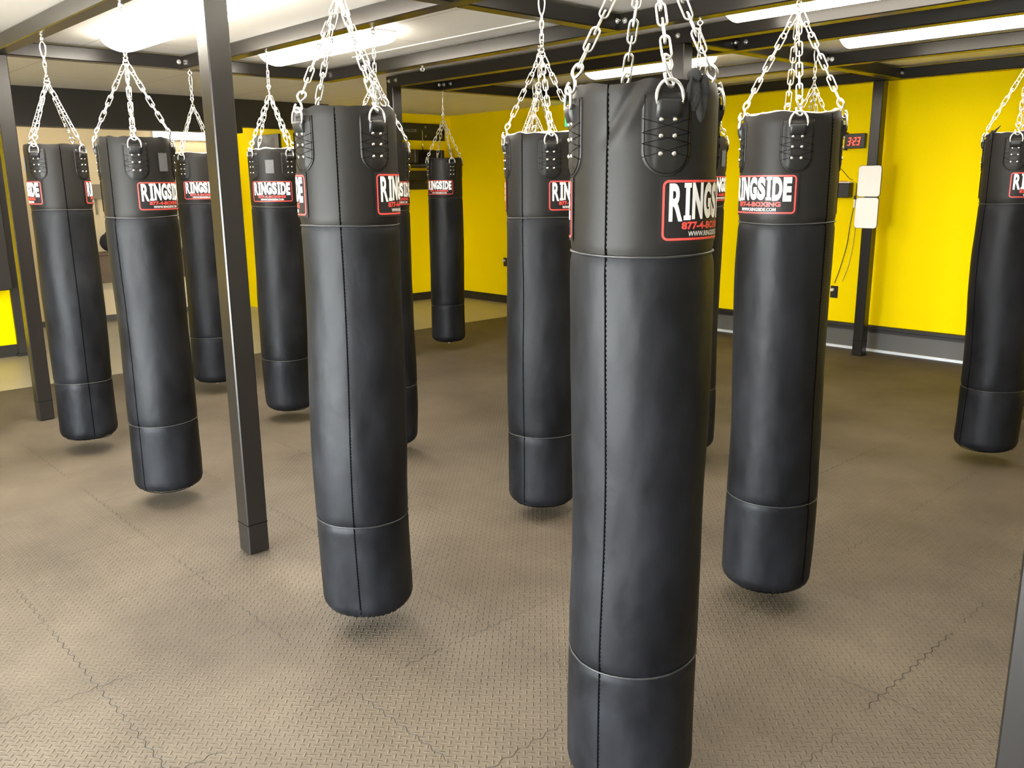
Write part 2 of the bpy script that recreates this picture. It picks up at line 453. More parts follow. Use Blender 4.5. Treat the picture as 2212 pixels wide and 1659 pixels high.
def hook_mesh():                       # open S-hook between D ring and chain
    bm = nb()
    p0 = Vector((R+.013, 0, LEN-.012)); ax = (Vector((.02, 0, ZC))-Vector((R+.016, 0, LEN+.01))).normalized()
    rad = ax.cross(Vector((0, 1, 0))).normalized(); side = (Vector((0, 1, 0))*.82 + rad*.57).normalized()
    key = [(-.0135, .027), (-.0140, .016), (-.0115, .006), (-.004, .0005), (.005, .001), (.0120, .007), (.0130, .015), (.008, .025), (0, .035), (-.008, .044), (-.0135, .053), (-.0130, .063), (-.008, .0705), (0, .073), (.008, .0705), (.0130, .063), (.0130, .053), (.008, .044), (.003, .037)]
    K = [p0 + ax*(u-.004) + side*v + rad*(.0022 if q < 9 else -.0022) for q, (v, u) in enumerate(key)]; pts = []
    for q in range(len(K)-1):
        a0, a1, a2, a3 = K[max(0, q-1)], K[q], K[q+1], K[min(len(K)-1, q+2)]
        for w in (0, .34, .67): pts.append(.5*((2*a1)+(a2-a0)*w+(2*a0-5*a1+4*a2-a3)*w*w+(3*a1-a0-3*a2+a3)*w**3))
    pts.append(K[-1])
    tube(bm, pts, .0038, 8)
    me = bpy.data.meshes.new('s_hook'); bm.to_mesh(me); bm.free()
    for p in me.polygons: p.use_smooth = True
    me.materials.append(M['zinc']); return me
SHOOK = hook_mesh()
def chain_mesh():
    bm = nb(); p0 = Vector((R+.013, 0, LEN-.006)); ax = (Vector((.02, 0, ZC))-Vector((R+.016, 0, LEN+.01))).normalized()
    link_chain(bm, p0+ax*.062, (.010, 0, ZC), 8, r=.0026, W=.0205, rot0=.4, jit=.35, rnd=random.Random(5))
    me = bpy.data.meshes.new('chain'); bm.to_mesh(me); bm.free()
    for p in me.polygons: p.use_smooth = True
    me.materials.append(M['zinc']); return me
CHAIN = chain_mesh()

def rimz(th, seed):
    o = seed*1.7
    return .016*noise.noise(Vector((math.cos(th)*1.3+o, math.sin(th)*1.3, 3))) + .006*noise.noise(Vector((math.cos(th)*4+o, math.sin(th)*4, 7)))

def bag_body(seed, fine=1, crease=False):
    """one closed surface per section: collar, trunk, base"""
    nseg = 72*fine; rnd = random.Random(seed)
    ox = rnd.uniform(0, 50)
    za, zb = LEN-.3843, LEN-1.4552
    bend = [(rnd.uniform(-.006, .006), rnd.uniform(-.006, .006)) for _ in range(3)]
    def rad(th, z):
        nv = noise.noise(Vector((math.cos(th)*1.3+ox, math.sin(th)*1.3, z*2.2)))
        n2 = noise.noise(Vector((math.cos(th)*3.5+ox, math.sin(th)*3.5, z*7.0)))
        k = min(1, max(.12, (za+.06-z)/.12))
        r = R + k*(.0060*nv + .0016*n2 + .0028*math.sin(z*5.1+seed))
        for zs in (za, zb):                      # the seams nip the trunk in a little
            d = abs(z-zs); r -= .0045*math.exp(-(d/.012)**2)
        if z > LEN-.035:
            n3 = noise.noise(Vector((math.cos(th)*2.6+ox, math.sin(th)*2.6, 9.0)))
            t = (z-(LEN-.035))/.035; r -= .006*t*t - .006*n3*t
        if crease:
            g = (th - math.radians(crease_th(z)) + PI) % (2*PI) - PI
            if LEN-.145 < z:
                w = min(1, (z-(LEN-.145))/.05)
                r -= .0062*w*math.exp(-(g/.075)**2); r += .0050*w*math.exp(-((g-.19)/.11)**2)
        if z < .055:
            t = 1-z/.055; r -= R*(.33*(1-math.sqrt(max(0, 1-t*t))))
            r += .0035*math.sin(th*38+2*math.sin(th*5))*t*t
        return r
    def crease_th(z): return -92 + (z-(LEN-.13))*200
    def mid(t):
        t = min(1, t*LEN/za)
        return (bend[0][0]*math.sin(PI*t)+bend[1][0]*math.sin(2*PI*t), bend[0][1]*math.sin(PI*t)+bend[1][1]*math.sin(2*PI*t))
    def section(z0, z1, n, dens=None):
        bm = nb(); rows = []
        for j in range(n+1):
            z = z0+(z1-z0)*(dens(j/n) if dens else j/n); row = []
            t = z/LEN; cx, cy = mid(t)
            for k in range(nseg):
                th = 2*PI*k/nseg; r = rad(th, z)
                zz = z
                if abs(z-LEN) < 1e-6:
                    zz += rimz(th, seed)
                row.append(bm.verts.new((cx+r*math.cos(th), cy+r*math.sin(th), zz)))
            rows.append(row)
        for j in range(n):
            for k in range(nseg):
                bm.faces.new((rows[j][k], rows[j][(k+1) % nseg], rows[j+1][(k+1) % nseg], rows[j+1][k]))
        return bm, rows
    def ring(z, lift=.0018):
        out = []
        t = z/LEN; cx, cy = mid(t)
        for k in range(nseg):
            th = 2*PI*k/nseg; r = rad(th, z)+lift
            out.append(Vector((cx+r*math.cos(th), cy+r*math.sin(th), z+.0025*math.sin(th*2+ox))))
        return out
    def line(th, z0, z1, n, lift):
        out = []
        for i in range(n+1):
            z = z0+(z1-z0)*i/n; t = z/LEN; cx, cy = mid(t)
            r = rad(th, z)+lift; out.append(Vector((cx+r*math.cos(th), cy+r*math.sin(th), z)))
        return out
    return section, ring, line, za, zb, nseg

BAGS = []
def make_bag(a, b, top, phase, label, seed, rim='dark', fine=1, crease=False, tether=True, strapdetail=True, careside=0):
    """phase: direction (world angle) one logo faces"""
    t = thing('punching_bag', label, 'punching bag', (a, b, top-LEN), phase, 'tall black punching bags hanging from the steel rig')
    section, ring, line, za, zb, ns = bag_body(seed, fine, crease)
    bm, rows = section(za, LEN, 22*fine)
    # rolled rim and slack canvas top
    rim_v = rows[-1]; inner = []
    for k, v in enumerate(rim_v):
        q = v.co; inner.append(bm.verts.new((q.x*.955, q.y*.955, q.z-.002)))
    inner2 = [bm.verts.new((v.co.x*.9, v.co.y*.9, v.co.z-.014)) for v in inner]
    for A, B in ((rim_v, inner), (inner, inner2)):
        for k in range(ns): bm.faces.new((A[k], A[(k+1) % ns], B[(k+1) % ns], B[k]))
    obj('collar', bm, M['panel'], t)
    bm, rows = section(zb, za, 46*fine); obj('trunk', bm, M['leather'], t)
    bm, rows = section(0, zb, 22*fine)
    foot = rows[0]; c2 = [bm.verts.new((v.co.x*.9, v.co.y*.9, v.co.z-.004)) for v in foot]
    c3 = [bm.verts.new((v.co.x*.3, v.co.y*.3, v.co.z-.008)) for v in foot]
    for A, B in ((foot, c2), (c2, c3)):
        for k in range(ns): bm.faces.new((B[k], B[(k+1) % ns], A[(k+1) % ns], A[k]))
    bm.faces.new(c3[::-1]); obj('base_cap', bm, M['leather'], t)
    for z in (za, zb):
        bm = nb(); tube(bm, ring(z, .0030), .0032, 6, closed=True); obj('piping', bm, M['piping'], t)
    bm = nb(); tube(bm, ring(.004, -.001), .0022, 6, closed=True); obj('foot_welt', bm, M['seam'], t)
    for s in (1, -1):
        bm = nb(); tube(bm, line(s*PI/2, .03, LEN-.006, 60, -.0002), .0021, 6)
        for i in range(150):                         # stitches
            z = .04+(LEN-.06)*i/150; p = line(s*PI/2+.014, z, z+.006, 1, .0008); tube(bm, p, .0011, 4)
        obj('vertical_seam', bm, M['seam'], t)
    # canvas disc inside the mouth
    bm = nb(); cv = bm.verts.new((0, 0, LEN-.010)); rr = [bm.verts.new((.158*math.cos(2*PI*k/32), .158*math.sin(2*PI*k/32), LEN-.018+.004*math.sin(k*1.3+seed))) for k in range(32)]
    for k in range(32): bm.faces.new((cv, rr[k], rr[(k+1) % 32]))
    obj('top_flap', bm, M['leather'] if rim == 'dark' else M['liner'], t)
    if rim == 'light':
        bm = nb(); ox = seed*1.7
        pts = []; rs = []
        for k in range(60):
            th = 2*PI*k/60; n = noise.noise(Vector((math.cos(th)*2+ox, math.sin(th)*2, 5)))
            pts.append(((R-.010)*math.cos(th), (R-.010)*math.sin(th), LEN+.001+rimz(th, seed)))
            rs.append(max(.0010, .0036+.0075*n))
        tube(bm, pts, rs, 6, closed=True); obj('torn_lining_edge', bm, M['liner'], t)
    for i, ang in enumerate((0, PI)):
        lp = obj('logo_patch', LOGO['base'], None, t); lp.rotation_euler = (0, 0, ang)
        for nm, k in (('logo_border', 'red'), ('phone_number', 'phone'), ('brand_lettering', 'word'), ('web_address', 'web')):
            obj(nm, LOGO[k], None, lp)
    cl = obj('care_label', LABEL, None, t); cl.rotation_euler = (0, 0, PI*careside)
    for i in range(4):
        ang = PI/4 + i*PI/2
        p = obj('strap_patch', PATCH, None, t); p.rotation_euler = (0, 0, ang)
        obj('stitching', STITCH, None, p); obj('webbing_strap', WEB, None, p); obj('d_ring', DRING, None, p)
        for dz in (.085, .120, .158):
            for s in (-1, 1):
                rv = obj('rivet', RIVET, None, p)
                rv.location = ((R+.0070)*math.cos(.0155/R), s*.0155, LEN-dz); rv.rotation_euler = (0, 0, s*.09)
        h = obj('s_hook', SHOOK, None, t); h.rotation_euler = (0, 0, ang)
        c = obj('chain', CHAIN, None, t); c.rotation_euler = (0, 0, ang+0)
    # hanger: ring, swivel, shackle, up to the beam's eye bolt
    zt = 2.513 - (top-LEN)              # local height of the eye bolt's lower edge
    rnd = random.Random(seed+99); az = rnd.uniform(0, PI)
    ca, sa = math.cos(az), math.sin(az)
    z0 = ZC; span = zt-z0
    bm = nb(); pts = [(.016*math.cos(q)*ca, .016*math.cos(q)*sa, z0+.012+.016*math.sin(q)) for q in [2*PI*i/16 for i in range(16)]]
    tube(bm, pts, .0032, 8, closed=True); obj('gathering_ring', bm, M['zinc'], t)
    zs = z0+.022; ze = zt-.085
    bm = nb(); nl = max(1, round((ze-zs-.05)/.032))
    cyl(bm, (0, 0, zs+.018), (0, 0, 1), .0085, .018, 12); 
    tube(bm, [(.012*math.cos(q), 0, zs+.010+.012*math.sin(q)) for q in [2*PI*i/14 for i in range(14)]], .003, 6, closed=True)
    tube(bm, [(0, .012*math.cos(q), zs+.044+.012*math.sin(q)) for q in [2*PI*i/14 for i in range(14)]], .003, 6, closed=True)
    obj('swivel', bm, M['zinc'], t)
    if ze-(zs+.052) > .012:
        bm = nb(); n = max(1, round((ze-zs-.052)/.030)); link_chain(bm, (0, 0, zs+.050), (0, 0, ze+.004), n, W=.018, rot0=.2); obj('top_links', bm, M['zinc'], t)
    bm = nb(); pts = []
    for i in range(24):
        q = 2*PI*i/24; w = .011 + .007*(math.sin(q)*.5+.5); x = w*math.cos(q); z = ze+.044+.046*math.sin(q)
        pts.append((x*ca, x*sa, z))
    tube(bm, pts, .0034, 8, closed=True); obj('carabiner', bm, M['zinc'], t)
    if tether:
        bm = nb(); tube(bm, [(.0, .010*math.cos(q), -.018+.016*math.sin(q)) for q in [2*PI*i/14 for i in range(14)]], .0018, 6, closed=True)
        cyl(bm, (0, 0, -.006), (0, 0, 1), .004, .006, 8); obj('tether_ring', bm, M['zinc'], t)
    BAGS.append(t); return t

# a, b, top z above camera, direction of a logo (deg, + to the right of the camera-facing side)
def facing(a, b, th):       # world angle of the outward normal that lies th degrees right of straight-at-camera
    return math.atan2(-b, -a) + math.radians(th)
spec = [
 ('b1', -1.361, 1.705, .221, 62, 'nearest punching bag, running off the bottom edge, black cloth knotted at its rim', 'dark', 2, True),
 ('b2', -2.652, 1.696, .253, 79, 'large punching bag just right of the near steel post, seam facing forward between two logos', 'dark', 2, False),
 ('b3', -1.710, 3.000, .238, -38, 'punching bag right of the nearest one, with its logo and pale torn rim lining showing', 'light', 2, False),
 ('b4', -3.022, 3.019, .229, 58, 'punching bag directly left of the nearest bag, its logo cut off by that bag', 'light', 1, False),
 ('b5', -4.587, 1.692, .242, 45, 'second punching bag from the left, grey care label right of its front strap', 'dark', 1, False),
 ('b6', -5.868, 1.689, .259, 98, 'leftmost punching bag, beside the left steel post, with logos on both edges', 'dark', 1, False),
 ('b7', -6.870, 3.012, .260, 6, 'small distant punching bag partly hidden behind the left side of the near post', 'light', 1, False),
 ('b8', -5.638, 3.015, .250, -10, 'punching bag just right of the near post with whole logo under a grey care label', 'light', 1, False),
 ('b9', -4.426, 3.050, .238, 38, 'punching bag mostly hidden behind the one with the forward seam, only its right edge showing', 'dark', 1, False),
 ('b10', -6.946, 5.570, .260, -21, 'farthest punching bag, standing alone before the corner of the yellow walls, whole logo showing', 'dark', 1, False),
 ('b11', -3.038, 4.280, .248, 66, 'punching bag hidden behind the nearest one, a sliver showing along its right side', 'dark', 1, False),
 ('b12', -1.736, 5.520, .252, 40, 'punching bag at the right edge of the picture with a black tie on its rim', 'light', 1, False),
 ('b13', -1.900, 6.850, .252, 10, 'punching bag tucked behind the one at the right edge of the picture', 'dark', 1, False),
 ('b14', -4.310, 4.280, .248, 100, 'punching bag one row behind the bag left of the nearest one, only its chains showing', 'dark', 1, False),
 ('b15', -5.650, 5.550, .250, 20, 'punching bag farthest behind the bag left of the nearest one, chain tops showing above it', 'dark', 1, False),
 ('b16', -3.020, 5.550, .250, 150, 'punching bag behind the full-logo bag right of centre, only its chains showing', 'dark', 1, False),
]
B = {}
for i, (k, a, b, top, th, lab, rim, fine, cre) in enumerate(spec):
    B[k] = make_bag(a, b, top+CAMZ, facing(a, b, th), lab, i*3+1, rim, fine, cre, careside=0 if k in ('b5', 'b8', 'b11') else 1, tether=k in ('b2', 'b3', 'b7', 'b8', 'b10'))
# the nearest bag's knotted cloth and the zip tie on the right-edge bag
def local_at(bag, th, a, b):
    return facing(a, b, th) - bag.rotation_euler[2]
ang = local_at(B['b1'], 43, -1.361, 1.705)
bm = nb()
for dz, y, rr, sz in ((.010, -.004, -.008, (.016, .016, .016)), (-.030, -.014, -.002, (.008, .022, .038)), (-.045, .010, -.002, (.008, .018, .046)), (-.012, .020, -.003, (.010, .016, .026))):
    bmesh.ops.create_icosphere(bm, subdivisions=3, radius=1, matrix=Matrix.Translation((R+rr, y, LEN+dz)) @ Matrix.Diagonal((*sz, 1)))
for v in bm.verts: v.co += Vector((1, .3, .2))*.006*noise.noise(Vector((v.co.x*30, v.co.y*90, v.co.z*22)))
o = obj('knotted_cloth', bm, M['cloth_black'], B['b1']); o.rotation_euler = (0, 0, ang)
ang = local_at(B['b12'], -52, -1.736, 5.52)
bm = nb()
for s in (-1, 1):
    tube(bm, [(R-.004+.003*i/4, s*(.006+.0105*i), LEN+.006+.006*i*(1 if s > 0 else -.8)) for i in range(6)], [.006, .0055, .005, .004, .003, .002], 6)
tube(bm, [(R-.02, 0, LEN+.01), (R+.004, 0, LEN+.012), (R+.006, 0, LEN-.03)], .006, 6)
o = obj('black_tie', bm, M['cloth_black'], B['b12']); o.rotation_euler = (0, 0, ang)

# ------------------------------------------------------------------ steel rig
ZB0, ZB1 = .89+CAMZ, .985+CAMZ
ROWS = [1.70, 3.01, 4.29, 4.98, 5.55, 6.85, 8.20]
HB = .05
def steel_box(name, x0, x1, y0, y1, z0, z1, label, cat, group=None):
    cx, cy = (x0+x1)/2, (y0+y1)/2
    t = thing(name, label, cat, (cx, cy, z0), 0, group)
    return t, cx, cy
def bolt_mesh():
    bm = nb(); cyl(bm, (0, 0, 0), (0, -1, 0), .017, .003, 20); cyl(bm, (0, -.003, 0), (0, -1, 0), .011, .009, 6); cyl(bm, (0, -.012, 0), (0, -1, 0), .0055, .012, 10)
    me = bpy.data.meshes.new('bolt'); bm.to_mesh(me); bm.free(); me.materials.append(M['zinc']); return me
BOLT = bolt_mesh()
def eye_mesh():
    bm = nb(); cyl(bm, (0, 0, -.012), (0, 0, 1), .0045, .014, 10); cyl(bm, (0, 0, -.003), (0, 0, 1), .012, .003, 16)
    tube(bm, [(.013*math.cos(q), 0, -.025+.013*math.sin(q)) for q in [2*PI*i/18 for i in range(18)]], .0042, 8, closed=True)
    me = bpy.data.meshes.new('eye_bolt'); bm.to_mesh(me); bm.free()
    for p in me.polygons: p.use_smooth = True
    me.materials.append(M['zinc']); return me
EYE = eye_mesh()
def eye(parent, a, b, rot=0):
    o = obj('eye_bolt', EYE, None, parent, label='zinc eye bolt'); o.location = (a-parent.location.x, b-parent.location.y, ZB0-parent.location.z); o.rotation_euler = (0, 0, rot)
def bolts(parent, lst, face='y'):
    for a, b in lst:
        o = obj('bolt', BOLT, None, parent, label='galvanised bolt'); o.location = (a-parent.location.x, b-parent.location.y, .94+CAMZ-parent.location.z)
        if face == 'x': o.rotation_euler = (0, 0, PI/2)
row_lab = {1.70: 'black steel beam over the front row of bags, crossing the top left corner',
           3.01: 'black steel beam over the second row of bags, running right from behind the near post',
           4.29: 'black steel beam with a spare eye bolt, third from the front',
           4.98: 'black steel beam one narrow gap behind the one with the spare eye bolt',
           5.55: 'black steel beam carrying the farthest bag and the one at the right edge',
           6.85: 'black steel beam just behind the long ceiling lamp at the top right',
           8.20: 'black steel beam running along the top of the yellow wall'}
BEAM = {}
for b in ROWS:
    x0 = -6.98; x1 = 1.2
    t, cx, cy = steel_box('steel_beam', x0, x1, b-HB, b+HB, ZB0, ZB1, row_lab[b], 'beam', 'lengthwise beams of the bag rig')
    obj('rail', bx(x0-cx, x1-cx, -HB, HB, 0, ZB1-ZB0, bev=.006), M['steel'], t)
    BEAM[b] = t
for k, a, b in [(s[0], s[1], s[2]) for s in spec]:
    r = min(ROWS, key=lambda q: abs(q-b)); eye(BEAM[r], a, b, random.Random(k).uniform(0, 3))
eye(BEAM[4.29], -5.585, 4.29, 1.1)
bolts(BEAM[4.29], [(-3.655, 4.24), (-3.545, 4.24)])
bolts(BEAM[4.98], [(-3.77, 4.93), (-3.67, 4.93), (-6.82, 4.93), (-6.93, 4.93), (-7.02+.06, 4.93)][:4])
bolts(BEAM[5.55], [(-3.62, 5.50), (-3.52, 5.50), (-6.83, 5.50), (-6.73, 5.50)])
bolts(BEAM[6.85], [(-3.56, 6.80), (-3.66, 6.80)])
bolts(BEAM[8.20], [(-3.70, 8.15), (-3.59, 8.15)])
cross = [(-6.93, 1.70, 3.01, 'short black cross beam between the left post and the second beam'),
         (-6.93, 3.01, 4.29, 'short black cross beam lit by the lamp behind the near post'),
         (-6.93, 4.98, 5.55, 'stub of black cross beam above the farthest bag'),
         (-6.93, 5.55, 6.85, 'black cross beam running back from the farthest bag toward the yellow wall'),
         (-6.93, 6.85, 8.20, 'black cross beam ending at the far yellow wall'),
         (-3.64, 1.70, 3.01, 'black cross beam starting above the near post, out of the frame'),
         (-3.64, 3.01, 4.29, 'black cross beam meeting the second beam at the top centre'),
         (-3.64, 4.98, 5.55, 'stub of black cross beam above the nearest bag'),
         (-3.64, 5.55, 6.85, 'black cross beam between the farthest lamp pair'),
         (-3.64, 6.85, 8.20, 'black cross beam joining the post with the whiteboards'),
         (-.38, 1.70, 8.20, 'black cross beam at the right end of the rig, outside the frame')]
for a, b0, b1, lab in cross:
    t, cx, cy = steel_box('cross_beam', a-HB, a+HB, b0+HB, b1-HB, ZB0, ZB1, lab, 'beam', 'cross beams of the bag rig')
    h = (b1-b0)/2-HB
    obj('rail', bx(-HB, HB, -h, h, 0, ZB1-ZB0-.001, bev=.006), M['steel'], t)
    # angle cleats at both ends
    for s in (-1, 1):
        obj('angle_cleat', bx(HB, HB+.005, s*h-.05 if s > 0 else -h, h if s > 0 else -h+.05, .006, ZB1-ZB0-.006), M['steel'], t)
    if a > -4 or b0 < 2: pass
    for s, yy in ((-1, b0+HB+.025), (1, b1-HB-.025)):
        o = obj('bolt', BOLT, None, t, label='galvanised bolt'); o.location = (HB+.005, yy-t.location.y, .05); o.rotation_euler = (0, 0, PI/2)
posts = [(-3.62, 1.70, 'near black square steel post standing on the mats left of centre'),
         (-6.93, 1.70, 'black square steel post at the left edge beside the leftmost bag'),
         (-6.93, 4.98, 'black square steel post far behind the bag with the forward seam'),
         (-3.67, 4.98, 'black square steel post hidden behind the nearest bag, its head showing'),
         (-3.80, 8.20, 'black square steel post before the yellow wall carrying two whiteboards'),
         (-.385, 1.70, 'black square steel post cutting the bottom right corner of the picture')]
for a, b, lab in posts:
    t = thing('steel_post', lab, 'post', (a, b, 0), 0, 'square posts of the bag rig')
    obj('shaft', bx(-.05, .05, -.05, .05, .004, ZB0, bev=.005), M['steel'], t)
    if b > 8: obj('foot_plate', bx(-.056, .056, -.056, .056, 0.0, .006), M['steel'], t)
    obj('weld_mark', bx(-.0505, .0505, -.0505, .0505, .145, .148), M['seam'], t)

# ------------------------------------------------------------------ room shell
CE = 1.0+CAMZ
def struct(name, bm, m, smooth=False):
    return obj(name, bm, m, smooth=smooth, kind='structure')
XL, XR, YN, YF = -12.0, 3.5, -2.2, 8.5
struct('floor', bx(XL-.3, XR+.2, YN-.2, YF+.2, -.20, -.012), M['concrete'])
mt = obj('rubber_mat_floor', bx(-8.2, XR, YN, YF-.02, -.0115, 0.0), M['rubber'], smooth=False)
mt['label'] = 'brown-black interlocking rubber mats with diamond tread covering the gym floor under the bags'; mt['category'] = 'floor mat'
struct('ceiling', bx(-10.1, XR+.2, YN-.2, YF+.2, CE, CE+.15), M['ceiling'])
struct('ceiling_2', bx(XL-.2, -10.1, YN-.2, YF+.2, CE, CE+.15), M['plaster'])
struct('trim_1', bx(-6.2, -3.7, 4.06, 4.12, CE-.006, CE+.0), M['plaster'])     # batten on the ceiling
# right-hand yellow wall
struct('wall_right', bx(-10.45, XR, YF, YF+.2, -.1, CE+.1), M['yellow'])
struct('baseboard_right', bx(-10.45, -7.6, YF-.015, YF, -.012, .10), M['blacktrim'])
struct('trim_2', bx(-7.6, XR, YF-.05, YF, .225, .262, bev=.004), M['blacktrim'])       # dark ledge
struct('trim_3', bx(-7.6, XR, YF-.035, YF, .195, .225), M['blacktrim'])
struct('trim_4', bx(-7.6, XR, YF-.02, YF, .028, .195), M['curb'])
struct('trim_5', bx(-7.6, XR, YF-.045, YF-.02, 0, .026), M['strip'])
# left side: yellow partition, return with door, hall beyond, header beam
struct('wall_left', bx(-10.65, -10.45, 5.74, YF, -.1, CE+.1), M['yellow'])
struct('baseboard_left', bx(-10.45, -10.435, 5.74, YF-.015, -.012, .10), M['blacktrim'])
struct('wall_return', bx(-11.8, -10.65, 5.74, 5.90, -.1, CE+.1), M['yellow'])
struct('trim_6', bx(-11.86, -11.77, 5.66, 5.74, -.012, CE-.3), M['blacktrim'])
struct('wall_hall', bx(-12.0, -11.8, YN, 5.74, -.1, CE+.1), M['cream'])
struct('baseboard_hall', bx(-11.8, -11.785, YN, 5.66, -.012, .06), M['curb'])
struct('wall_left_near', bx(-10.1, -9.95, YN, 2.27, -.1, CE+.1), M['yellow'])
struct('baseboard_near', bx(-9.95, -9.935, YN, 2.27, -.012, .11), M['blacktrim'])
struct('trim_7', bx(-10.1, -9.9, 2.27, 6.1, .69+CAMZ, CE), M['blacktrim'])             # header
struct('trim_8', bx(-10.05, -9.86, 2.40, 4.90, .615+CAMZ, .69+CAMZ), M['blacktrim'])    # lintel rail
struct('trim_9', bx(-10.02, -9.88, 4.855, 4.90, -.012, .615+CAMZ), M['blacktrim']) if False else None
d = struct('door_1', bx(-11.20, -10.50, 5.70, 5.738, -.010, .665+CAMZ, bev=.004), M['blacktrim'])
hb = nb(); cyl(hb, (-11.12, 5.70, 1.0), (0, -1, 0), .012, .03, 12); cyl(hb, (-11.12, 5.67, 1.0), (0, -1, 0), .028, .03, 16)
obj('door_knob', hb, M['chrome'], d)
# wall behind the camera with a wide roll-up opening
struct('wall_near', bx(XL, -4.6, YN-.2, YN, -.1, CE+.1), M['plaster'])
struct('wall_near_2', bx(.2, XR+.2, YN-.2, YN, -.1, CE+.1), M['plaster'])
struct('wall_near_3', bx(-4.6, .2, YN-.2, YN, 1.88, CE+.1), M['plaster'])
struct('wall_far_right', bx(XR, XR+.2, YN, YF, -.1, CE+.1), M['plaster'])

t = thing('square_column', 'thick black square column at the left edge beside the hall opening', 'column', (-10.03, 2.38, -.012))
obj('shaft', bx(-.13, .13, -.115, .115, 0, .69+CAMZ+.012, bev=.012), M['blacktrim'], t)
obj('base_plate', bx(-.15, .15, -.135, .135, 0, .03, bev=.006), M['blacktrim'], t)

# ------------------------------------------------------------------ lamps
def lamp(a0, a1, b, lab, w=.30, m='tube'):
    cx = (a0+a1)/2; L = a1-a0
    t = thing('ceiling_lamp', lab, 'ceiling lamp', (cx, b, CE), 0, 'long ceiling lamps')
    obj('housing', bx(-L/2, L/2, -w/2+.01, w/2-.01, -.02, 0, bev=.004), M['lamp_body'], t)
    bm = nb(); n = 12; prof = [(-w/2+(w)*i/n, -.02-.075*math.sin(PI*i/n)**.6) for i in range(n+1)]
    A = [bm.verts.new((-L/2+.01, y, z)) for y, z in prof]; Bv = [bm.verts.new((L/2-.01, y, z)) for y, z in prof]
    for i in range(n): bm.faces.new((A[i], Bv[i], Bv[i+1], A[i+1]))
    bm.faces.new(A[::-1] + []) ; bm.faces.new(Bv)
    bmesh.ops.recalc_face_normals(bm, faces=bm.faces)
    obj('diffuser', bm, M[m], t, label='glowing white diffuser')
lamp(-6.4, -3.95, 2.35, 'ceiling lamp above the two leftmost bags, a white glare left of the near post')
lamp(-6.4, -5.0, 3.50, 'bright ceiling lamp between the second and third beams, right of the near post')
lamp(-6.3, -3.9, .95, 'ceiling lamp nearest the top left corner, in front of the first beam')
lamp(-3.0, -.7, 2.35, 'ceiling lamp overhead beyond the top edge, above the nearest bag', m='far_tube')
lamp(-3.0, -.7, 3.65, 'ceiling lamp behind the chains of the nearest bag at the top edge', m='far_tube')
lamp(-3.05, -.7, 4.63, 'ceiling lamp showing as a bright strip left of the full-logo bag chains', m='far_tube')
lamp(-5.45, -4.25, 6.10, 'low white lamp strip seen just over the rim of the nearest bag', m='far_tube')
lamp(-3.10, -.7, 6.12, 'long white ceiling lamp at the top right above the yellow wall', m='far_tube')
lamp(-3.0, -.7, .6, 'ceiling lamp above the camera, out of the frame', m='far_tube')
lamp(-3.0, -.7, 7.45, 'ceiling lamp near the yellow wall, hidden above the beams') if False else None
# hall lamp on the cream wall; unseen ceiling one added to brighten that wall
t = thing('wall_lamp', 'white horizontal lamp high on the cream hall wall under the black header', 'wall lamp', (-11.72, 5.0, .67+CAMZ))
obj('housing', bx(-.08, -.02, -.42, .55, -.055, .055, bev=.004), M['lamp_body'], t)
obj('diffuser', bx(-.02, .04, -.41, .54, -.05, .05, bev=.012), M['cool_tube'], t)
def hall_fill_lamp():
    t = thing('ceiling_lamp', 'unseen fill lamp added on the hall ceiling to brighten the cream wall', 'ceiling lamp', (-10.95, 2.9, CE), 0, 'long ceiling lamps')
    obj('housing', bx(-.15, .15, -.9, .9, -.02, 0), M['lamp_body'], t)
    obj('diffuser', bx(-.14, .14, -.89, .89, -.07, -.02, bev=.01), M['cool_tube'], t)
hall_fill_lamp()

# ------------------------------------------------------------------ things on the yellow wall
def text_obj(name, s, w, h, m, parent, loc, rot, offset=.01):
    parts = []; put(parts, s, -w/2, w/2, -h/2, h/2, offset)
    o = obj(name, flat_mesh(name, parts, m), None, parent); o.location = loc; o.rotation_euler = rot; return o
FY = (PI/2, 0, 0)          # text facing -Y
def seven_seg(s, w, h, t, slant):
    seg = {'3': 'abgcd', '2': 'abged', ':': ':'}
    parts = []; x = 0
    for c in s:
        if c == ':':
            for yy in (h*.32, h*.68): rect(parts, x+t*.1, x+t*1.0, yy-t*.5, yy+t*.5)
            x += t*1.9; continue
        g = seg[c]
        R_ = {'a': (0, w, h-t, h), 'd': (0, w, 0, t), 'g': (0, w, h/2-t/2, h/2+t/2), 'b': (w-t, w, h/2, h), 'c': (w-t, w, 0, h/2), 'e': (0, t, 0, h/2), 'f': (0, t, h/2, h)}
        for q in g:
            a = R_[q]; rect(parts, x+a[0], x+a[1], a[2], a[3])
        x += w+t*1.9
    return [([(px+py*slant, py) for px, py in v], f) for v, f in parts]
t = thing('digital_clock', 'black wall clock with red glowing digits reading 3:23', 'clock', (-4.135, YF, .382+CAMZ))
obj('case', bx(-.105, .105, -.045, 0, -.07, .07, bev=.005), M['plastic_black'], t)
obj('side_clip', bx(-.112, -.085, -.05, -.01, .07, .085), M['plastic_black'], t)
obj('side_clip', bx(-.112, -.085, -.05, -.01, -.085, -.07), M['plastic_black'], t)
parts = seven_seg('3:23', .026, .074, .0072, .16)
o = obj('digits', flat_mesh('digits', parts, M['led']), None, t, label='red glowing digits'); o.location = (-.071, -.0462, -.040); o.rotation_euler = FY

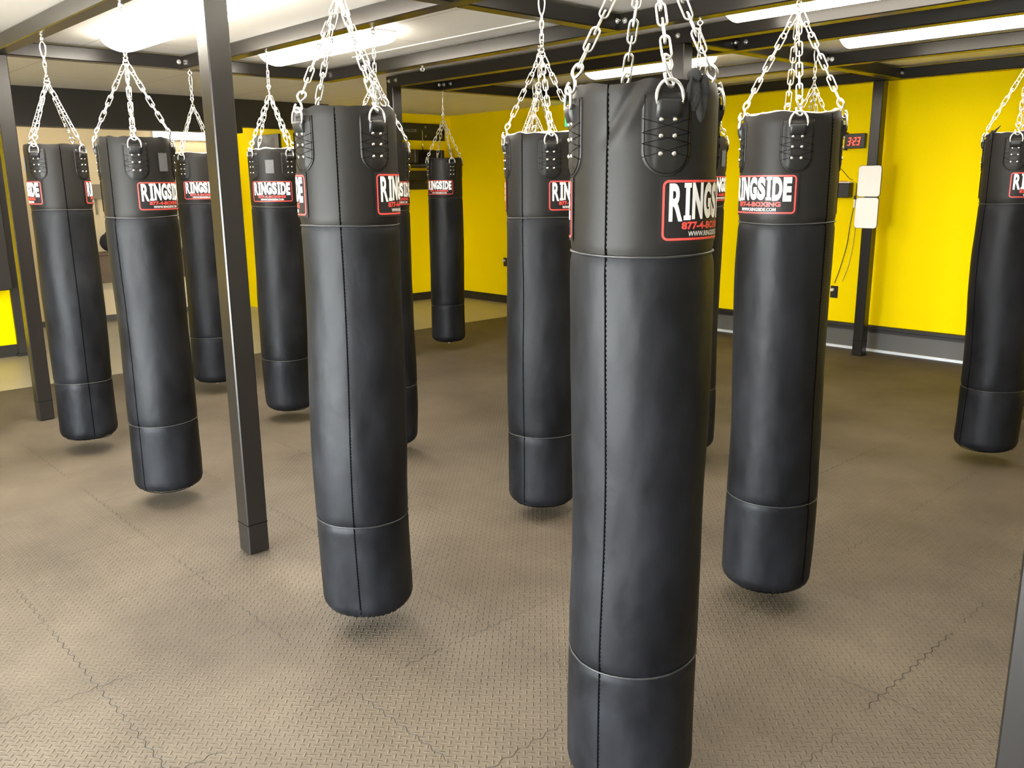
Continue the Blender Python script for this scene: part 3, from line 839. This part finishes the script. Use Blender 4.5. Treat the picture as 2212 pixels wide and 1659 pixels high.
def whiteboard(z, a, lab):
    t = thing('whiteboard', lab, 'whiteboard', (a, 8.148, z))
    bm = nb(); W, H, r = .222, .288, .028; pts = []
    for cx, cz, a0 in ((W/2-r, H/2-r, 0), (-W/2+r, H/2-r, 90), (-W/2+r, -H/2+r, 180), (W/2-r, -H/2+r, 270)):
        for i in range(7):
            q = math.radians(a0+15*i); pts.append((cx+r*math.cos(q), cz+r*math.sin(q)))
    def slab(k, y0, y1):
        bm = nb(); A = [bm.verts.new((x*k, y0, z_*k)) for x, z_ in pts]; Bv = [bm.verts.new((x*k, y1, z_*k)) for x, z_ in pts]; n = len(pts)
        for i in range(n): bm.faces.new((A[i], A[(i+1) % n], Bv[(i+1) % n], Bv[i]))
        bm.faces.new(A[::-1]); bm.faces.new(Bv); bmesh.ops.recalc_face_normals(bm, faces=bm.faces); return bm
    obj('panel', slab(.975, -.013, -.004), M['whiteboard'], t)
    obj('rim', slab(1.0, -.010, 0), M['plastic_black'], t)
    return t
wt = whiteboard(-.003+CAMZ, -3.805, 'upper of the two small white boards on the far post')
wt2 = whiteboard(-.296+CAMZ, -3.810, 'lower of the two small white boards on the far post')
o = obj('marker', bx(-.128, -.114, -.02, -.006, .05, .14), M['white_plastic'], wt2)
o = obj('marker_clip', bx(-.13, -.112, -.022, -.002, .125, .16), M['plastic_black'], wt2)

t = thing('wall_speaker', 'small black box with a white lid on the yellow wall below the clock', 'speaker', (-4.215, YF, -.085+CAMZ))
obj('case', bx(-.10, .085, -.09, 0, -.075, .065, bev=.006), M['plastic_black'], t)
obj('lid', bx(-.10, .09, -.095, 0, .066, .080, bev=.003), M['white_plastic'], t)
obj('indicator', bx(-.03, .03, -.07, -.03, .080, .086), M['redmark'], t)

def cable(name, pts, r, lab, m='plastic_black'):
    bm = nb(); P = []
    pts = [Vector(p) for p in pts]
    for i in range(len(pts)-1):
        p0 = pts[max(0, i-1)]; p1 = pts[i]; p2 = pts[i+1]; p3 = pts[min(len(pts)-1, i+2)]
        for k in range(6):
            s = k/6; P.append(.5*((2*p1)+(p2-p0)*s+(2*p0-5*p1+4*p2-p3)*s*s+(3*p1-p0-3*p2+p3)*s**3))
    P.append(pts[-1]); tube(bm, P, r, 6)
    o = obj(name, bm, M[m]); o['label'] = lab; o['category'] = 'cable'; return o
def wp(x, z): return (x, YF-.008, z+CAMZ)
cable('power_cable', [wp(-4.10, -.02), wp(-4.10, -.18), wp(-4.13, -.40), wp(-4.15, -.62), wp(-4.20, -.85), wp(-4.25, -1.02)], .0035, 'dark cable drooping from the wall speaker down to the outlet')
cable('power_cable', [wp(-4.07, -.20), wp(-4.075, -.30), wp(-4.08, -.55), wp(-4.11, -.80), wp(-4.17, -1.0)], .0025, 'thinner brown cable beside the drooping speaker cable', 'greybox')
cable('signal_cable', [wp(-4.30, .14), wp(-4.25, .10), wp(-4.18, .03), wp(-4.14, 0.01)], .003, 'short dark cable running from behind the bag to the speaker lid')
def outlet(a, z, lab):
    t = thing('wall_outlet', lab, 'outlet', (a, YF, z+CAMZ))
    obj('cover_plate', bx(-.04, .04, -.008, 0, -.062, .062, bev=.003), M['plastic_black'], t)
    bm = nb(); cyl(bm, (-.012, -.008, .022), (0, -1, 0), .016, .028, 12); obj('white_plug', bm, M['white_plastic'], t)
    obj('socket', bx(-.017, .017, -.012, 0, -.04, -.01, bev=.003), M['plastic_black'], t)
outlet(-4.25, -1.11, 'black outlet plate low on the yellow wall at the end of the speaker cable')
outlet(-9.25, -1.09, 'black outlet with a white plug on the far yellow wall right of the farthest bag')

t = thing('exit_sign', 'green lettered exit sign on the far yellow wall, mostly hidden by the nearest bag', 'exit sign', (-7.90, YF, .80+CAMZ))
obj('housing', bx(-.142, .142, -.05, 0, -.095, .095, bev=.004), M['white_plastic'], t)
text_obj('lettering', 'EXIT', .27, .15, M['green'], t, (0, -.0515, 0), FY, .02)

# speed bag platform on the left yellow partition
t = thing('speed_bag_platform', 'black wall-mounted speed bag platform with lettered backboard near the far corner', 'speed bag platform', (-10.45, 7.75, .60+CAMZ))
obj('backboard', bx(0, .04, -.60, .62, .035, .27, bev=.004), M['blacktrim'], t)
text_obj('lettering', 'VALOR', .26, .045, M['board_print'], t, (.0415, -.02, .165), (PI/2, 0, PI/2), .01)
for y in (.26, -.28):
    for z in (.09, .22):
        bm = nb(); cyl(bm, (.04, y, z), (1, 0, 0), .016, .010, 8); obj('lag_bolt', bm, M['greybox'], t)
for y in (.12, -.20, -.36):
    bm = nb(); cyl(bm, (.15 if y > 0 else .10, y, -.20), (0, 0, 1), .008, .36, 10); obj('adjusting_rod', bm, M['chrome'], t, label='bright steel rod')
obj('bracket', bx(.04, .52, -.30, -.24, -.30, -.12, bev=.006), M['blacktrim'], t)
obj('bracket', bx(.04, .52, .16, .22, -.30, -.12, bev=.006), M['blacktrim'], t)
obj('slider_block', bx(.02, .14, -.40, .36, -.30, -.10, bev=.01), M['blacktrim'], t)
bm = nb(); cyl(bm, (.50, -.03, -.36), (0, 0, 1), .27, .05, 40); obj('drum', bm, M['blacktrim'], t)
obj('lower_rail', bx(.04, .40, -.42, .30, -.52, -.40, bev=.006), M['blacktrim'], t)
obj('lower_rail', bx(.04, .10, -.34, .30, -.66, -.50, bev=.006), M['blacktrim'], t)
obj('maker_plate', bx(.141, .145, -.36, -.20, -.42, -.37), M['board_print'], t)
t2 = thing('speed_bag', 'small black speed bag hanging under the wall platform beside the farthest bag', 'speed bag', (-9.93, 7.80, -.10+CAMZ))
bm = nb(); prof = [(.012, .28), (.03, .25), (.055, .20), (.08, .13), (.095, .06), (.088, .02), (.06, -.01), (.02, -.025), (.002, -.028)]; rows = []
for r, z in prof: rows.append([bm.verts.new((r*math.cos(2*PI*k/20), r*math.sin(2*PI*k/20), z)) for k in range(20)])
for j in range(len(rows)-1):
    for k in range(20): bm.faces.new((rows[j][(k+1) % 20], rows[j][k], rows[j+1][k], rows[j+1][(k+1) % 20]))
obj('bladder', bm, M['leather'], t2)
bm = nb(); cyl(bm, (0, 0, .27), (0, 0, 1), .008, .07, 10); obj('swivel_hook', bm, M['chrome'], t2)

# ------------------------------------------------------------------ hall things
t = thing('electrical_box', 'grey-brown electrical box on the cream hall wall between the two left bags', 'electrical box', (-11.8, 3.80, -.045+CAMZ))
obj('case', bx(0, .06, -.055, .055, -.085, .095, bev=.004), M['greybox'], t)
obj('conduit', bx(.01, .03, -.02, .0, -.28, -.085), M['greybox'], t)
t = thing('wall_bench', 'brown wooden bench fixed to the cream hall wall', 'bench', (-11.8, 4.0, -.98+CAMZ))
obj('front_panel', bx(.0, .34, -.8, .8, -.18, .16, bev=.006), M['wood'], t)
obj('seat_top', bx(.0, .36, -.82, .82, .16, .19, bev=.006), M['wood'], t)
t = thing('gym_bag', 'round black gym bag on the hall bench, peeking out behind the leftmost punching bag', 'bag', (-11.6, 3.88, -.79+CAMZ))
bm = nb(); bmesh.ops.create_icosphere(bm, subdivisions=3, radius=.14, matrix=Matrix.Translation((0, 0, .125)) @ Matrix.Diagonal((1, 1.1, .9, 1)))
for v in bm.verts: v.co += Vector((0, 0, 1))*.01*noise.noise(v.co*12)
obj('bag_body', bm, M['cloth_black'], t)
bm = nb(); tube(bm, [(0, -.08+.16*i/8, .23+.06*math.sin(PI*i/8)) for i in range(9)], .009, 6); obj('handle', bm, M['cloth_black'], t)
t = thing('wall_cabinet', 'dark cabinet on the yellow wall at the left edge behind the post', 'cabinet', (-9.95, 1.98, -.98+CAMZ))
obj('body', bx(0, .22, -.35, .27, 0, 1.55, bev=.008), M['blacktrim'], t)
obj('paper_note', bx(.221, .223, .05, .24, 1.12, 1.30), M['pink'], t, label='faded pink paper note')

# ------------------------------------------------------------------ light from outdoors
world = bpy.data.worlds.new('sky'); world.use_nodes = True
bpy.context.scene.world = world
bg = world.node_tree.nodes['Background']; bg.inputs[0].default_value = (.84, .92, 1.0, 1); bg.inputs[1].default_value = 40.0
struct('floor_outside', bx(-40, 40, -45, YN-.2, -.25, -.02), M['plaster'])
ld = bpy.data.lights.new('daylight_portal', 'AREA'); ld.shape = 'RECTANGLE'; ld.size = 4.8; ld.size_y = 1.90
ld.cycles.is_portal = True
lo = bpy.data.objects.new('daylight_portal', ld); C.objects.link(lo); lo.location = (-2.2, YN-.1, .93); lo.rotation_euler = (math.radians(90), 0, 0)

sd = bpy.data.lights.new('sun', 'SUN'); sd.energy = 40; sd.angle = .02; sd.color = (1.0, .96, .88)
so = bpy.data.objects.new('sun', sd); C.objects.link(so); so.location = (0, 4, 9); so.rotation_euler = (math.radians(-30), 0, 0)

# ------------------------------------------------------------------ camera
cam = bpy.data.cameras.new('camera'); co = bpy.data.objects.new('camera', cam); C.objects.link(co)
# frame axes: camera looks along "forward" of a frame whose x axis is turned by YA
def W(v):    # from the survey frame (X right, Y forward) to the room frame
    A = (math.cos(YA), math.sin(YA)); Bd = (-A[1], A[0])
    return Vector((v[0]*A[0]+v[1]*A[1], v[0]*Bd[0]+v[1]*Bd[1], v[2]))
fwd = Vector((0, math.cos(PITCH), -math.sin(PITCH))); right = Vector((1, 0, 0)); up = right.cross(fwd)
r2 = right*math.cos(ROLL)+up*math.sin(ROLL); u2 = -right*math.sin(ROLL)+up*math.cos(ROLL)
r2, u2, f2 = W(r2), W(u2), W(fwd)
mw = Matrix(((r2.x, u2.x, -f2.x, 0), (r2.y, u2.y, -f2.y, 0), (r2.z, u2.z, -f2.z, CAMZ), (0, 0, 0, 1)))
co.matrix_world = mw
cam.sensor_width = 36; cam.sensor_fit = 'HORIZONTAL'; cam.lens = FPX/2212*36; cam.clip_start = .05
sc = bpy.context.scene
sc.camera = co
sc.view_settings.view_transform = 'Standard'; sc.view_settings.look = 'None'; sc.view_settings.gamma = 1; sc.view_settings.use_curve_mapping = False
sc.view_settings.exposure = 0.4
